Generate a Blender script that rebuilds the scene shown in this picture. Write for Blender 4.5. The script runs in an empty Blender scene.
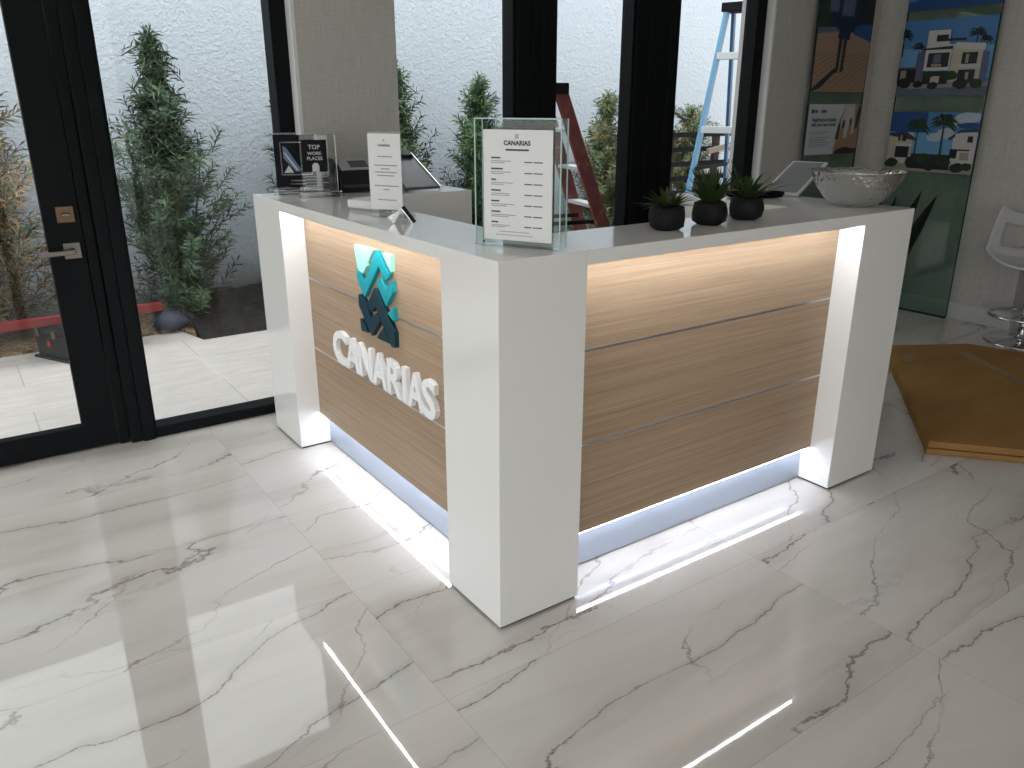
import bpy, bmesh, math, random
from mathutils import Vector, Matrix, Euler
PI = math.pi
R = math.radians
S = bpy.context.scene
C = S.collection

# ------------------------------------------------------------------ camera
cam_d = bpy.data.cameras.new('camera')
cam = bpy.data.objects.new('camera', cam_d); C.objects.link(cam)
cam.location = (-1.079, -1.610, 1.4343)
cam.rotation_euler = (R(90 - 19.347), 0, R(-34.833))
cam_d.sensor_width = 36; cam_d.lens = 28.06; cam_d.clip_start = 0.05
S.camera = cam

# ------------------------------------------------------------------ world, exposure
SKY = 2.95
w = bpy.data.worlds.new('overcast'); S.world = w; w.use_nodes = True
wn = w.node_tree.nodes; wl = w.node_tree.links
bg = wn['Background']
tc = wn.new('ShaderNodeTexCoord'); sep = wn.new('ShaderNodeSeparateXYZ'); rmp = wn.new('ShaderNodeValToRGB')
wl.new(tc.outputs['Generated'], sep.inputs[0]); wl.new(sep.outputs['Z'], rmp.inputs[0])
rmp.color_ramp.elements[0].position = 0.0; rmp.color_ramp.elements[0].color = (.66, .645, .62, 1)
rmp.color_ramp.elements[1].position = 0.5; rmp.color_ramp.elements[1].color = (.965, .975, 1.0, 1)
wl.new(rmp.outputs[0], bg.inputs[0]); bg.inputs[1].default_value = SKY
S.view_settings.view_transform = 'Standard'
S.view_settings.look = 'None'
S.view_settings.exposure = 0.0
S.view_settings.gamma = 1.0
S.view_settings.use_curve_mapping = False

LED = 105.0          # desk light strips under the counter
LED_LOW = 32.0      # desk light strips above the toe kick
DOWN = 260.0         # ceiling downlight lenses

# ------------------------------------------------------------------ materials
M = {}
def mat(name, col, rough=.5, metal=0., spec=.5, emit=None, es=0., trans=0., ior=1.5, alpha=1., coat=0.):
    m = bpy.data.materials.new(name); m.use_nodes = True
    b = m.node_tree.nodes['Principled BSDF']
    b.inputs['Base Color'].default_value = (*col, 1)
    b.inputs['Roughness'].default_value = rough
    b.inputs['Metallic'].default_value = metal
    b.inputs['Specular IOR Level'].default_value = spec
    b.inputs['Transmission Weight'].default_value = trans
    b.inputs['IOR'].default_value = ior
    b.inputs['Coat Weight'].default_value = coat
    if emit:
        b.inputs['Emission Color'].default_value = (*emit, 1); b.inputs['Emission Strength'].default_value = es
    M[name] = m
    return m
def N(m, t, **kw):
    n = m.node_tree.nodes.new(t)
    for k, v in kw.items(): setattr(n, k, v)
    return n
def Lk(m, a, b): m.node_tree.links.new(a, b)
def math_n(m, op, a, b=None, c=None):
    n = N(m, 'ShaderNodeMath', operation=op)
    for i, v in enumerate((a, b, c)):
        if v is None: continue
        if isinstance(v, (int, float)): n.inputs[i].default_value = v
        else: Lk(m, v, n.inputs[i])
    return n.outputs[0]
def coords(m, scale=(1, 1, 1), rot=(0, 0, 0), off=None):
    t = N(m, 'ShaderNodeTexCoord'); mp = N(m, 'ShaderNodeMapping')
    mp.inputs['Scale'].default_value = scale; mp.inputs['Rotation'].default_value = rot
    Lk(m, t.outputs['Object'], mp.inputs[0])
    return mp.outputs[0]
def noise(m, vec, scale, detail=3, rough=.5, dist=0.):
    n = N(m, 'ShaderNodeTexNoise'); n.inputs['Scale'].default_value = scale
    n.inputs['Detail'].default_value = detail; n.inputs['Roughness'].default_value = rough
    n.inputs['Distortion'].default_value = dist
    Lk(m, vec, n.inputs['Vector']); return n.outputs['Fac']
def ramp(m, fac, stops):
    r = N(m, 'ShaderNodeValToRGB'); e = r.color_ramp.elements
    while len(e) < len(stops): e.new(.5)
    for i, (p, c) in enumerate(stops):
        e[i].position = p; e[i].color = (*c, 1) if len(c) == 3 else c
    Lk(m, fac, r.inputs[0]); return r.outputs[0]
def bump(m, h, strength=.3, dist=.01):
    b = N(m, 'ShaderNodeBump'); b.inputs['Strength'].default_value = strength; b.inputs['Distance'].default_value = dist
    Lk(m, h, b.inputs['Height']); Lk(m, b.outputs[0], m.node_tree.nodes['Principled BSDF'].inputs['Normal'])
def base(m, out, sock='Base Color'): Lk(m, out, m.node_tree.nodes['Principled BSDF'].inputs[sock])
def mixc(m, f, a, b):
    n = N(m, 'ShaderNodeMix', data_type='RGBA')
    if isinstance(f, float): n.inputs[0].default_value = f
    else: Lk(m, f, n.inputs[0])
    for i, v in ((6, a), (7, b)):
        if isinstance(v, tuple): n.inputs[i].default_value = (*v, 1)
        else: Lk(m, v, n.inputs[i])
    return n.outputs[2]

mat('laminate', (.82, .80, .77), .10, spec=.5)
mat('plinth', (.03, .03, .03), .6)
mat('aluminium', (.62, .64, .67), .35, 1.)
mat('chrome', (.75, .76, .78), .08, 1.)
mat('black_metal', (.008, .009, .010), .5, spec=.06)
mat('black_plastic', (.010, .010, .012), .45, spec=.2)
mat('grey_plastic', (.30, .31, .31), .4)
mat('dark_screen', (.03, .035, .035), .1)
mat('tablet_white', (.72, .73, .74), .3)
mat('tablet_grey', (.26, .27, .28), .3)
mat('tablet_dark', (.085, .095, .095), .35)
mat('paper', (.74, .73, .72), .7)
mat('print_ink', (.06, .06, .065), .7)
mat('print_grey', (.30, .30, .31), .7)
mat('award_black', (.010, .010, .013), .5, spec=.1)
mat('award_print', (.55, .56, .58), .5)
mat('award_blue', (.10, .16, .28), .4)
mat('letter_white', (.86, .86, .86), .35)
mat('mint', (.36, .80, .66), .35)
mat('teal', (.012, .30, .345), .4, spec=.3)
mat('navy_teal', (.005, .032, .047), .45, spec=.2)
mat('pale_green', (.22, .55, .46), .35)
mat('led', (1, 1, 1), .5, emit=(.90, .94, 1.), es=LED)
mat('led_low', (1, 1, 1), .5, emit=(.80, .86, 1.), es=LED_LOW)
mat('lamp_lens', (1, 1, 1), .5, emit=(1., .88, .74), es=DOWN)
mat('lamp_trim', (.8, .8, .8), .4)
mat('ceiling_paint', (.72, .71, .69), .9)
mat('white_trim', (.72, .72, .71), .5)
mat('baseboard_paint', (.55, .55, .54), .45)
m = mat('soil', (.03, .026, .022), .95, spec=.1)
base(m, ramp(m, noise(m, coords(m), 14, 5, .7), [(.35, (.010, .009, .008)), (.6, (.032, .027, .022)), (.75, (.075, .060, .045))]))
mat('bag_blue', (.035, .04, .075), .5)
mat('red_paint', (.22, .014, .012), .45)
mat('label_red', (.35, .025, .025), .5)
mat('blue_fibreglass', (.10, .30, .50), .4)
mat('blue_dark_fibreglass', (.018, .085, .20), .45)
mat('ladder_black', (.008, .008, .010), .8, spec=.15)
mat('brass', (.15, .095, .062), .4, .8)
mat('nickel', (.20, .18, .16), .4, 1.)
mat('bark', (.075, .055, .04), .9)
mat('tray_black', (.008, .008, .010), .8, spec=.05)
mat('pot_black', (.009, .009, .010), .65, spec=.25)
mat('succulent', (.030, .055, .014), .55, spec=.25)
mat('agave', (.005, .011, .006), .6, spec=.2)
mat('stool_white', (.60, .59, .58), .3)
mat('clear_tape', (.25, .145, .055), .22)
mat('wood_post', (.05, .028, .02), .8)
mat('timber', (.28, .24, .19), .8)

# clear sheet glass for windows
def glass_mat(name, tint, refl=1.0):
    m = bpy.data.materials.new(name); m.use_nodes = True; nt = m.node_tree
    for n in list(nt.nodes): nt.nodes.remove(n)
    o = nt.nodes.new('ShaderNodeOutputMaterial'); mx = nt.nodes.new('ShaderNodeMixShader')
    tr = nt.nodes.new('ShaderNodeBsdfTransparent'); tr.inputs[0].default_value = (*tint, 1)
    gl = nt.nodes.new('ShaderNodeBsdfGlossy'); gl.inputs['Roughness'].default_value = 0.0
    lw = nt.nodes.new('ShaderNodeLayerWeight'); lw.inputs[0].default_value = .5      # Schlick reflectance, the same from both faces
    pw = nt.nodes.new('ShaderNodeMath'); pw.operation = 'POWER'; pw.inputs[1].default_value = 5.
    ml = nt.nodes.new('ShaderNodeMath'); ml.operation = 'MULTIPLY_ADD'; ml.inputs[1].default_value = .9 * refl; ml.inputs[2].default_value = .035 * refl
    nt.links.new(lw.outputs['Facing'], pw.inputs[0]); nt.links.new(pw.outputs[0], ml.inputs[0]); nt.links.new(ml.outputs[0], mx.inputs[0])
    nt.links.new(tr.outputs[0], mx.inputs[1]); nt.links.new(gl.outputs[0], mx.inputs[2])
    nt.links.new(mx.outputs[0], o.inputs[0]); M[name] = m
glass_mat('window_glass', (.955, .98, .985), .55)
glass_mat('panel_glass', (.72, .80, .76))
mat('panel_edge', (.015, .04, .035), .2)
mat('acrylic', (.96, .985, .98), .02, trans=1., ior=1.47)
glass_mat('acrylic_sheet', (.90, .96, .94), 1.3)
mat('acrylic_edge', (.42, .56, .53), .1)

# marble floor: 1.19 x 0.585 m tiles, each cut from another part of the slab
m = mat('marble', (.7, .7, .7), .03, spec=.55)
t = N(m, 'ShaderNodeTexCoord'); sp = N(m, 'ShaderNodeSeparateXYZ'); Lk(m, t.outputs['Object'], sp.inputs[0])
tx = math_n(m, 'DIVIDE', math_n(m, 'ADD', sp.outputs[0], .27), 1.19); ty = math_n(m, 'DIVIDE', math_n(m, 'ADD', sp.outputs[1], .16), .585)
ix = math_n(m, 'FLOOR', tx); iy = math_n(m, 'FLOOR', ty); fx = math_n(m, 'FRACT', tx); fy = math_n(m, 'FRACT', ty)
cb = N(m, 'ShaderNodeCombineXYZ'); Lk(m, ix, cb.inputs[0]); Lk(m, iy, cb.inputs[1])
wh = N(m, 'ShaderNodeTexWhiteNoise', noise_dimensions='3D'); Lk(m, cb.outputs[0], wh.inputs['Vector'])
sc = N(m, 'ShaderNodeVectorMath', operation='SCALE'); Lk(m, wh.outputs['Color'], sc.inputs[0]); sc.inputs['Scale'].default_value = 7.
ad = N(m, 'ShaderNodeVectorMath', operation='ADD'); Lk(m, t.outputs['Object'], ad.inputs[0]); Lk(m, sc.outputs[0], ad.inputs[1])
def warp(rot, scale):
    mp = N(m, 'ShaderNodeMapping'); mp.inputs['Rotation'].default_value = (0, 0, R(rot)); mp.inputs['Scale'].default_value = scale
    Lk(m, ad.outputs[0], mp.inputs[0]); return mp.outputs[0]
def vein(vec, freq, width, amp, fine=.16, seed=0.):
    q = N(m, 'ShaderNodeSeparateXYZ'); Lk(m, vec, q.inputs[0])
    u = math_n(m, 'ADD', math_n(m, 'MULTIPLY', q.outputs[1], freq), math_n(m, 'ADD', math_n(m, 'MULTIPLY', noise(m, vec, 1.1, 2), amp), math_n(m, 'MULTIPLY', noise(m, vec, 9., 6, .68), fine)))
    d = math_n(m, 'ABSOLUTE', math_n(m, 'SUBTRACT', math_n(m, 'FRACT', math_n(m, 'ADD', u, seed)), .5))
    r = N(m, 'ShaderNodeMapRange', interpolation_type='SMOOTHSTEP'); r.inputs[1].default_value = 0; r.inputs[2].default_value = width
    r.inputs[3].default_value = 1; r.inputs[4].default_value = 0; Lk(m, d, r.inputs[0]); return r.outputs[0]
def patch(scale, lo, hi):
    r = N(m, 'ShaderNodeMapRange'); r.inputs[1].default_value = lo; r.inputs[2].default_value = hi
    Lk(m, noise(m, ad.outputs[0], scale, 3, .6), r.inputs[0]); return r.outputs[0]
va = warp(-14, (.6, 1.2, 1)); vb = warp(-40, (.7, 1.1, 1)); vc = warp(-20, (.45, 2.2, 1))
fat = math_n(m, 'MULTIPLY', patch(2.2, .50, .68), 1.)
v1 = math_n(m, 'MULTIPLY', vein(va, 1.9, .014, 2.4, .27), patch(1.5, .36, .52))
v1w = math_n(m, 'MULTIPLY', vein(va, 1.9, .11, 2.4, .24), patch(1.5, .38, .56))
v2 = math_n(m, 'MULTIPLY', vein(vb, 2.8, .017, 2.6, .34, .3), patch(1.9, .43, .58))
v3 = math_n(m, 'MULTIPLY', vein(va, 3.1, .035, 2.8, .55, .7), patch(1.3, .48, .66))
cl = noise(m, vc, 1.5, 6, .6, .4)
c0 = ramp(m, cl, [(.25, (.46, .425, .38)), (.5, (.578, .540, .492)), (.75, (.622, .585, .537))])
c1 = mixc(m, math_n(m, 'MAXIMUM', math_n(m, 'MULTIPLY', v1w, .26), math_n(m, 'MULTIPLY', v3, .34)), c0, (.30, .255, .225))
c2 = mixc(m, math_n(m, 'MULTIPLY', v1, .75), c1, (.135, .085, .066))
c3 = mixc(m, math_n(m, 'MULTIPLY', v2, .65), c2, (.17, .115, .09))
ex = math_n(m, 'MULTIPLY', math_n(m, 'MINIMUM', fx, math_n(m, 'SUBTRACT', 1., fx)), 1.19)
ey = math_n(m, 'MULTIPLY', math_n(m, 'MINIMUM', fy, math_n(m, 'SUBTRACT', 1., fy)), .585)
gr = math_n(m, 'LESS_THAN', math_n(m, 'MINIMUM', ex, ey), .0011)
base(m, mixc(m, math_n(m, 'MULTIPLY', gr, .38), c3, (.24, .22, .20)))

# oak laminate, grain along the local length of the panel
def oak(name, axis):
    m = mat(name, (.5, .37, .26), .42, spec=.3)
    sx, sy = (9., .5) if axis == 'y' else (.5, 9.)
    g = noise(m, coords(m, (sx, sy, 48)), 2.0, 6, .66, .05)
    g2 = noise(m, coords(m, (sx * 4, sy * 4, 170)), 1.5, 3, .6)
    c = ramp(m, g, [(.30, (.315, .212, .133)), (.50, (.380, .266, .175)), (.72, (.435, .313, .213))])
    f = ramp(m, g2, [(.35, (.85, .84, .82)), (.65, (1.04, 1.04, 1.04))])
    n = N(m, 'ShaderNodeMix', data_type='RGBA', blend_type='MULTIPLY'); n.inputs[0].default_value = 1.
    Lk(m, c, n.inputs[6]); Lk(m, f, n.inputs[7]); base(m, n.outputs[2])
oak('oak_left', 'y'); oak('oak_right', 'x')

m = mat('kick_metal', (.40, .45, .53), .33, .55)
# linen wallpaper
m = mat('wallpaper', (.3, .3, .28), .85, spec=.2)
h = math_n(m, 'ADD', noise(m, coords(m, (14, 14, 260)), 1., 3), noise(m, coords(m, (170, 170, 9)), 1., 3))
base(m, ramp(m, math_n(m, 'MULTIPLY', h, .5), [(.36, (.43, .41, .38)), (.62, (.54, .515, .48))])); bump(m, h, .15, .002)
# outdoor stucco
m = mat('stucco', (.72, .74, .74), .95, spec=.1)
hv = noise(m, coords(m), 34., 4, .6, .6); h2 = noise(m, coords(m), 9., 3)
hh = math_n(m, 'MULTIPLY', math_n(m, 'POWER', hv, 2.), 1.)
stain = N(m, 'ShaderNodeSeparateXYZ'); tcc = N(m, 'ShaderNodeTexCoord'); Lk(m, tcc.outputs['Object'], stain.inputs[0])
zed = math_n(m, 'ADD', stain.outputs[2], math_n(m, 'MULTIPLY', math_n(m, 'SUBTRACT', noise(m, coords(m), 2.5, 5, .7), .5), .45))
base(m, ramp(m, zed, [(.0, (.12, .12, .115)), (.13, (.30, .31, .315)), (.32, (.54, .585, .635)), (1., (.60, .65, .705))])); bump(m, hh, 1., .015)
# pavers
m = mat('paver', (.6, .59, .56), .75, spec=.2)
br = N(m, 'ShaderNodeTexBrick'); br.inputs['Scale'].default_value = 1.; br.offset = .5
Lk(m, coords(m), br.inputs['Vector'])
br.inputs['Brick Width'].default_value = .92; br.inputs['Row Height'].default_value = .46; br.inputs['Mortar Size'].default_value = .0025
br.inputs['Color1'].default_value = (.60, .55, .50, 1); br.inputs['Color2'].default_value = (.56, .515, .475, 1); br.inputs['Mortar'].default_value = (.36, .33, .30, 1)
pc = ramp(m, noise(m, coords(m, (2, 7, 1)), 2.2, 6, .65), [(.3, (.86, .86, .86)), (.7, (1.05, 1.05, 1.05))])
n = N(m, 'ShaderNodeMix', data_type='RGBA', blend_type='MULTIPLY'); n.inputs[0].default_value = 1.
Lk(m, br.outputs[0], n.inputs[6]); Lk(m, pc, n.inputs[7]); base(m, n.outputs[2])
# mulch
m = mat('mulch', (.2, .13, .07), .95)
v = N(m, 'ShaderNodeTexVoronoi'); v.inputs['Scale'].default_value = 42; Lk(m, coords(m, (1, 2.2, 1)), v.inputs['Vector'])
base(m, ramp(m, v.outputs['Color'], [(.1, (.09, .055, .03)), (.5, (.23, .15, .075)), (.9, (.42, .30, .17))])); bump(m, v.outputs['Distance'], .8, .02)
# cardboard
m = mat('cardboard', (.26, .165, .085), .75, spec=.2)
base(m, ramp(m, noise(m, coords(m, (1.2, 3, 3)), 2.5, 5), [(.3, (.265, .135, .040)), (.7, (.335, .180, .060))]))
# red weathered ladder
m = mat('red_fibreglass', (.16, .03, .03), .55)
base(m, ramp(m, noise(m, coords(m), 16, 5, .7), [(.42, (.17, .038, .036)), (.60, (.22, .060, .052)), (.70, (.36, .24, .18))]))
# hammered metal
m = mat('hammered', (.58, .58, .57), .16, 1.)
v = N(m, 'ShaderNodeTexVoronoi'); v.inputs['Scale'].default_value = 75; Lk(m, coords(m), v.inputs['Vector'])
bump(m, v.outputs['Distance'], .7, .006)
# leaves
def leafmat(name, stops, rough=.5):
    m = mat(name, (.1, .2, .05), rough, spec=.35)
    g = N(m, 'ShaderNodeNewGeometry')
    mix_v = math_n(m, 'ADD', math_n(m, 'MULTIPLY', g.outputs['Random Per Island'], .55), math_n(m, 'MULTIPLY', noise(m, coords(m), 5., 2), .45))
    base(m, ramp(m, mix_v, stops))
leafmat('yew_green', [(.25, (.030, .070, .030)), (.5, (.070, .14, .055)), (.75, (.16, .26, .09))])
leafmat('yew_dark', [(.25, (.022, .050, .030)), (.5, (.055, .105, .055)), (.75, (.13, .20, .09))])
leafmat('yew_brown', [(.28, (.05, .10, .04)), (.44, (.15, .15, .06)), (.55, (.32, .19, .08)), (.75, (.42, .27, .13))])
leafmat('yew_mixed', [(.25, (.05, .10, .045)), (.48, (.13, .20, .085)), (.64, (.26, .31, .14)), (.76, (.36, .20, .10))])
# print colours
for nm, c in dict(p_sky=(.07, .20, .42), p_sky2=(.13, .32, .55), p_deep=(.02, .07, .22), p_cloud=(.40, .46, .52), p_white=(.52, .52, .50), p_cream=(.46, .42, .34),
                  p_shade=(.10, .11, .20), p_dark=(.014, .016, .02), p_green=(.018, .04, .014), p_leaf=(.04, .07, .018), p_road=(.10, .12, .17), p_walk=(.30, .27, .22),
                  p_brick=(.34, .225, .15), p_brick2=(.20, .125, .08), p_navy=(.010, .022, .05), p_skin=(.36, .20, .13), p_hair=(.03, .02, .015), p_pink=(.5, .46, .46),
                  p_tan=(.30, .22, .15), p_paper=(.52, .55, .57), p_roof=(.03, .045, .10), p_shirt=(.50, .52, .52), p_teal=(.10, .30, .34), p_wood=(.09, .05, .03)).items():
    mat(nm, c, .35, spec=.4)

# ------------------------------------------------------------------ geometry helpers
class MB:
    def __init__(s): s.v = []; s.f = []; s.mi = []; s.sm = []
    def add(s, vs, fs, mi=0, smooth=False, mtx=None):
        o = len(s.v)
        s.v += [tuple(mtx @ Vector(p)) if mtx else tuple(p) for p in vs]
        for f in fs: s.f.append([i + o for i in f]); s.mi.append(mi); s.sm.append(smooth)
        return s
    def box(s, x0, x1, y0, y1, z0, z1, mi=0, mtx=None):
        vs = [(x, y, z) for z in (z0, z1) for y in (y0, y1) for x in (x0, x1)]
        return s.add(vs, [(0, 2, 3, 1), (4, 5, 7, 6), (0, 1, 5, 4), (2, 6, 7, 3), (0, 4, 6, 2), (1, 3, 7, 5)], mi, mtx=mtx)
    def bar(s, a, b, wx, wy, up=(0, 0, 1), mi=0):
        a = Vector(a); b = Vector(b); d = b - a; L = d.length; d.normalize()
        u = Vector(up); x = u.cross(d)
        if x.length < 1e-4: x = Vector((1, 0, 0)).cross(d)
        x.normalize(); y = d.cross(x)
        mt = Matrix(((x.x, y.x, d.x, a.x), (x.y, y.y, d.y, a.y), (x.z, y.z, d.z, a.z), (0, 0, 0, 1)))
        return s.box(-wx / 2, wx / 2, -wy / 2, wy / 2, 0, L, mi, mt)
    def tube(s, pts, r, n=10, mi=0, cap=True):
        pts = [Vector(p) for p in pts]; rs = r if isinstance(r, (list, tuple)) else [r] * len(pts)
        o = len(s.v); prev = None
        for i, p in enumerate(pts):
            d = (pts[min(i + 1, len(pts) - 1)] - pts[max(i - 1, 0)]).normalized()
            a = prev if prev is not None else (Vector((0, 0, 1)) if abs(d.z) < .9 else Vector((1, 0, 0)))
            x = (a - d * a.dot(d)).normalized(); prev = x; y = d.cross(x)
            s.v += [tuple(p + (x * math.cos(2 * PI * k / n) + y * math.sin(2 * PI * k / n)) * rs[i]) for k in range(n)]
        for i in range(len(pts) - 1):
            for k in range(n):
                k2 = (k + 1) % n
                s.f.append([o + i * n + k, o + i * n + k2, o + (i + 1) * n + k2, o + (i + 1) * n + k]); s.mi.append(mi); s.sm.append(True)
        if cap:
            s.f.append([o + k for k in range(n)][::-1]); s.mi.append(mi); s.sm.append(False)
            e = o + (len(pts) - 1) * n
            s.f.append([e + k for k in range(n)]); s.mi.append(mi); s.sm.append(False)
        return s
    def lathe(s, prof, n=40, mi=0, mtx=None, smooth=True):
        vs = []; fs = []
        for r, z in prof: vs += [(r * math.cos(2 * PI * k / n), r * math.sin(2 * PI * k / n), z) for k in range(n)]
        for i in range(len(prof) - 1):
            for k in range(n):
                k2 = (k + 1) % n; fs.append((i * n + k, i * n + k2, (i + 1) * n + k2, (i + 1) * n + k))
        s.add(vs, fs, mi, smooth, mtx)
        if prof[0][0] > 1e-5: s.add(vs[:n], [tuple(range(n))[::-1]], mi, False, mtx)
        if prof[-1][0] > 1e-5: s.add(vs[-n:], [tuple(range(n))], mi, False, mtx)
        return s
    def prism(s, poly, a, b, plane='xy', mi=0, mtx=None):
        """polygon extruded from a to b; plane names the two polygon axes"""
        def P(q, c):
            return {'xy': (q[0], q[1], c), 'yz': (c, q[0], q[1]), 'xz': (q[0], c, q[1])}[plane]
        n = len(poly); vs = [P(q, a) for q in poly] + [P(q, b) for q in poly]
        fs = [tuple(range(n))[::-1], tuple(range(n, 2 * n))] + [(k, (k + 1) % n, n + (k + 1) % n, n + k) for k in range(n)]
        return s.add(vs, fs, mi, mtx=mtx)
    def build(s, name, mats, parent=None, bevel=0., loc=None, seg=2):
        me = bpy.data.meshes.new(name); me.from_pydata(s.v, [], s.f)
        if not isinstance(mats, (list, tuple)): mats = [mats]
        for q in mats: me.materials.append(M[q])
        for p, mi, sm in zip(me.polygons, s.mi, s.sm): p.material_index = mi; p.use_smooth = sm
        b = bmesh.new(); b.from_mesh(me); bmesh.ops.recalc_face_normals(b, faces=b.faces); b.to_mesh(me); b.free()
        o = bpy.data.objects.new(name, me); C.objects.link(o)
        if parent: o.parent = parent
        if loc: o.location = loc
        if bevel:
            md = o.modifiers.new('bevel', 'BEVEL'); md.width = bevel; md.segments = seg; md.limit_method = 'ANGLE'; md.angle_limit = R(40)
        return o
def tag(o, label=None, cat=None, group=None, kind=None):
    for k, v in (('label', label), ('category', cat), ('group', group), ('kind', kind)):
        if v: o[k] = v
    return o
def thing(name, label, cat, loc=(0, 0, 0), rz=0., group=None):
    o = bpy.data.objects.new(name, None); C.objects.link(o); o.location = loc; o.rotation_euler = (0, 0, rz)
    o.empty_display_size = .1
    return tag(o, label, cat, group)
def struct(mb, name, mats, label=None, cat=None, parent=None, bevel=0.):
    o = mb.build(name, mats, parent, bevel)
    if not parent:
        o['kind'] = 'structure'; o['label'] = label; o['category'] = cat
    return o
def copy_thing(o, loc=None, rz=None, label=None):
    c = o.copy(); C.objects.link(c)
    if loc is not None: c.location = loc
    if rz is not None: c.rotation_euler = (0, 0, rz)
    if label: c['label'] = label
    for ch in list(o.children):
        d = ch.copy(); C.objects.link(d); d.parent = c
        for g in list(ch.children):
            e = g.copy(); C.objects.link(e); e.parent = d
    return c
def text_verts(txt, size, depth, bold=0., align='LEFT', space=1.0):
    cu = bpy.data.curves.new('t', 'FONT'); cu.body = txt; cu.size = size; cu.extrude = depth / 2; cu.offset = bold
    cu.align_x = align; cu.space_character = space; cu.resolution_u = 4
    o = bpy.data.objects.new('t', cu); C.objects.link(o)
    bpy.context.view_layer.update()
    me = bpy.data.meshes.new_from_object(o.evaluated_get(bpy.context.evaluated_depsgraph_get()))
    vs = [tuple(v.co) for v in me.vertices]; fs = [tuple(p.vertices) for p in me.polygons]
    bpy.data.objects.remove(o); bpy.data.curves.remove(cu); bpy.data.meshes.remove(me)
    return vs, fs

# ------------------------------------------------------------------ setting: room
YW, YG = 2.00, 2.10            # inner face of the window wall, window frames
H = 3.0
b = MB(); b.box(-3.6, 7.0, -5.0, 2.16, -.1, 0); struct(b, 'floor', 'marble', 'polished white marble tile floor with brown veins', 'floor')
b = MB(); b.box(-3.7, 7.0, -5.1, 2.3, H, H + .1); struct(b, 'ceiling', 'ceiling_paint', 'plain white ceiling', 'ceiling')
b = MB(); b.box(.9, 7.0, -5.1, -5.0, 0, H); b.box(-3.6, .9, -5.1, -5.0, 2.75, H); struct(b, 'wall_back', 'wallpaper', 'plain grey wall behind the photographer', 'wall')
b = MB(); b.box(7.0, 7.1, -5.0, .74, 0, H); struct(b, 'wall_far_right', 'wallpaper', 'grey wall closing the recess on the right', 'wall')
# window wall: pier between the windows, solid part at the right, header above
b = MB(); b.box(.297, .776, YW, 2.28, 0, 2.2); struct(b, 'wall_pier', 'wallpaper', 'grey linen wallpapered pier between two windows', 'wall')
b = MB(); b.box(3.48, 4.75, YW, 2.28, 0, 2.2); struct(b, 'wall_front', 'wallpaper', 'grey wallpapered wall right of the windows', 'wall')
b = MB(); b.box(-3.6, 4.75, YW, 2.28, 2.2, H); struct(b, 'wall_header', 'wallpaper', 'wallpapered wall above the windows', 'wall')
b = MB(); b.box(4.62, 4.75, .744, YW, 0, H); b.box(4.75, 7.0, .744, .9, 0, H)
struct(b, 'wall_right', 'wallpaper', 'grey linen wallpapered wall behind the glass displays', 'wall')
b = MB(); b.box(4.604, 4.62, .728, YW, 0, .115); b.box(4.62, 7.0, .728, .744, 0, .115); b.box(3.48, 4.604, YW - .016, YW, 0, .115)
struct(b, 'baseboard_right', 'baseboard_paint', 'pale baseboard along the right hand wall', 'baseboard', bevel=.003)
b = MB(); b.box(3.464, 3.48, YW, 2.20, 0, 2.2); struct(b, 'trim_1', 'white_trim', 'white reveal at the right edge of the windows', 'trim')
b = MB(); b.box(.281, .297, YW, 2.20, 0, 2.2); struct(b, 'trim_2', 'white_trim', 'white reveal on the left side of the pier', 'trim')

# windows: every opening is its own frame and pane
def window(idx, x0, x1, zt, fl, fr, label, sill=.05, top=.06, y0=2.06, y1=2.16):
    b = MB()
    if fl: b.box(x0, x0 + fl, y0, y1, 0, zt)
    if fr: b.box(x1 - fr, x1, y0, y1, 0, zt)
    b.box(x0 + fl, x1 - fr, y0, y1, 0, sill); b.box(x0 + fl, x1 - fr, y0, y1, zt - top, zt)
    o = struct(b, 'window_%d' % idx, 'black_metal', label, 'window', bevel=.003)
    g = MB(); g.box(x0 + fl - .005, x1 - fr + .005, 2.10, 2.108, sill - .005, zt - top + .005); struct(g, 'window_pane', 'window_glass', parent=o)
    return o
window(1, -.50, .281, 2.2, .012, .072, 'tall black framed glass sidelight between the door and the pier')
window(2, .776, 1.50, 2.2, .015, .02, 'tall window behind the left half of the desk')
window(3, 1.75, 2.335, 2.2, .02, .02, 'tall window between the two thick black mullions')
window(4, 2.67, 3.464, 2.2, .02, .09, 'tall window at the right in front of the blue ladder')
def mullion(idx, x0, x1, label):
    b = MB(); b.box(x0, x1, 2.045, 2.18, 0, 2.2); b.box(x0 + .10, x0 + .115, 2.035, 2.05, 0, 2.2); b.box(x1 - .09, x1 - .075, 2.035, 2.05, 0, 2.2)
    struct(b, 'trim_%d' % idx, 'black_metal', label, 'mullion', bevel=.003)
mullion(3, 1.50, 1.75, 'thick black mullion left of the red ladder')
mullion(4, 2.335, 2.67, 'thick black mullion left of the blue ladder')
# door jamb between the door and the sidelight
b = MB(); b.box(-.642, -.603, 2.075, 2.16, 0, 2.2); b.box(-.598, -.55, 2.055, 2.16, 0, 2.2); b.box(-.55, -.50, 2.045, 2.16, 0, 2.2)
struct(b, 'trim_5', 'black_metal', 'stepped black jamb between the glass door and the sidelight', 'jamb', bevel=.003)
b = MB(); b.box(-3.6, -.642, 2.06, 2.16, 2.14, 2.2); struct(b, 'trim_6', 'black_metal', 'black frame head above the glass door', 'trim')
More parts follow.
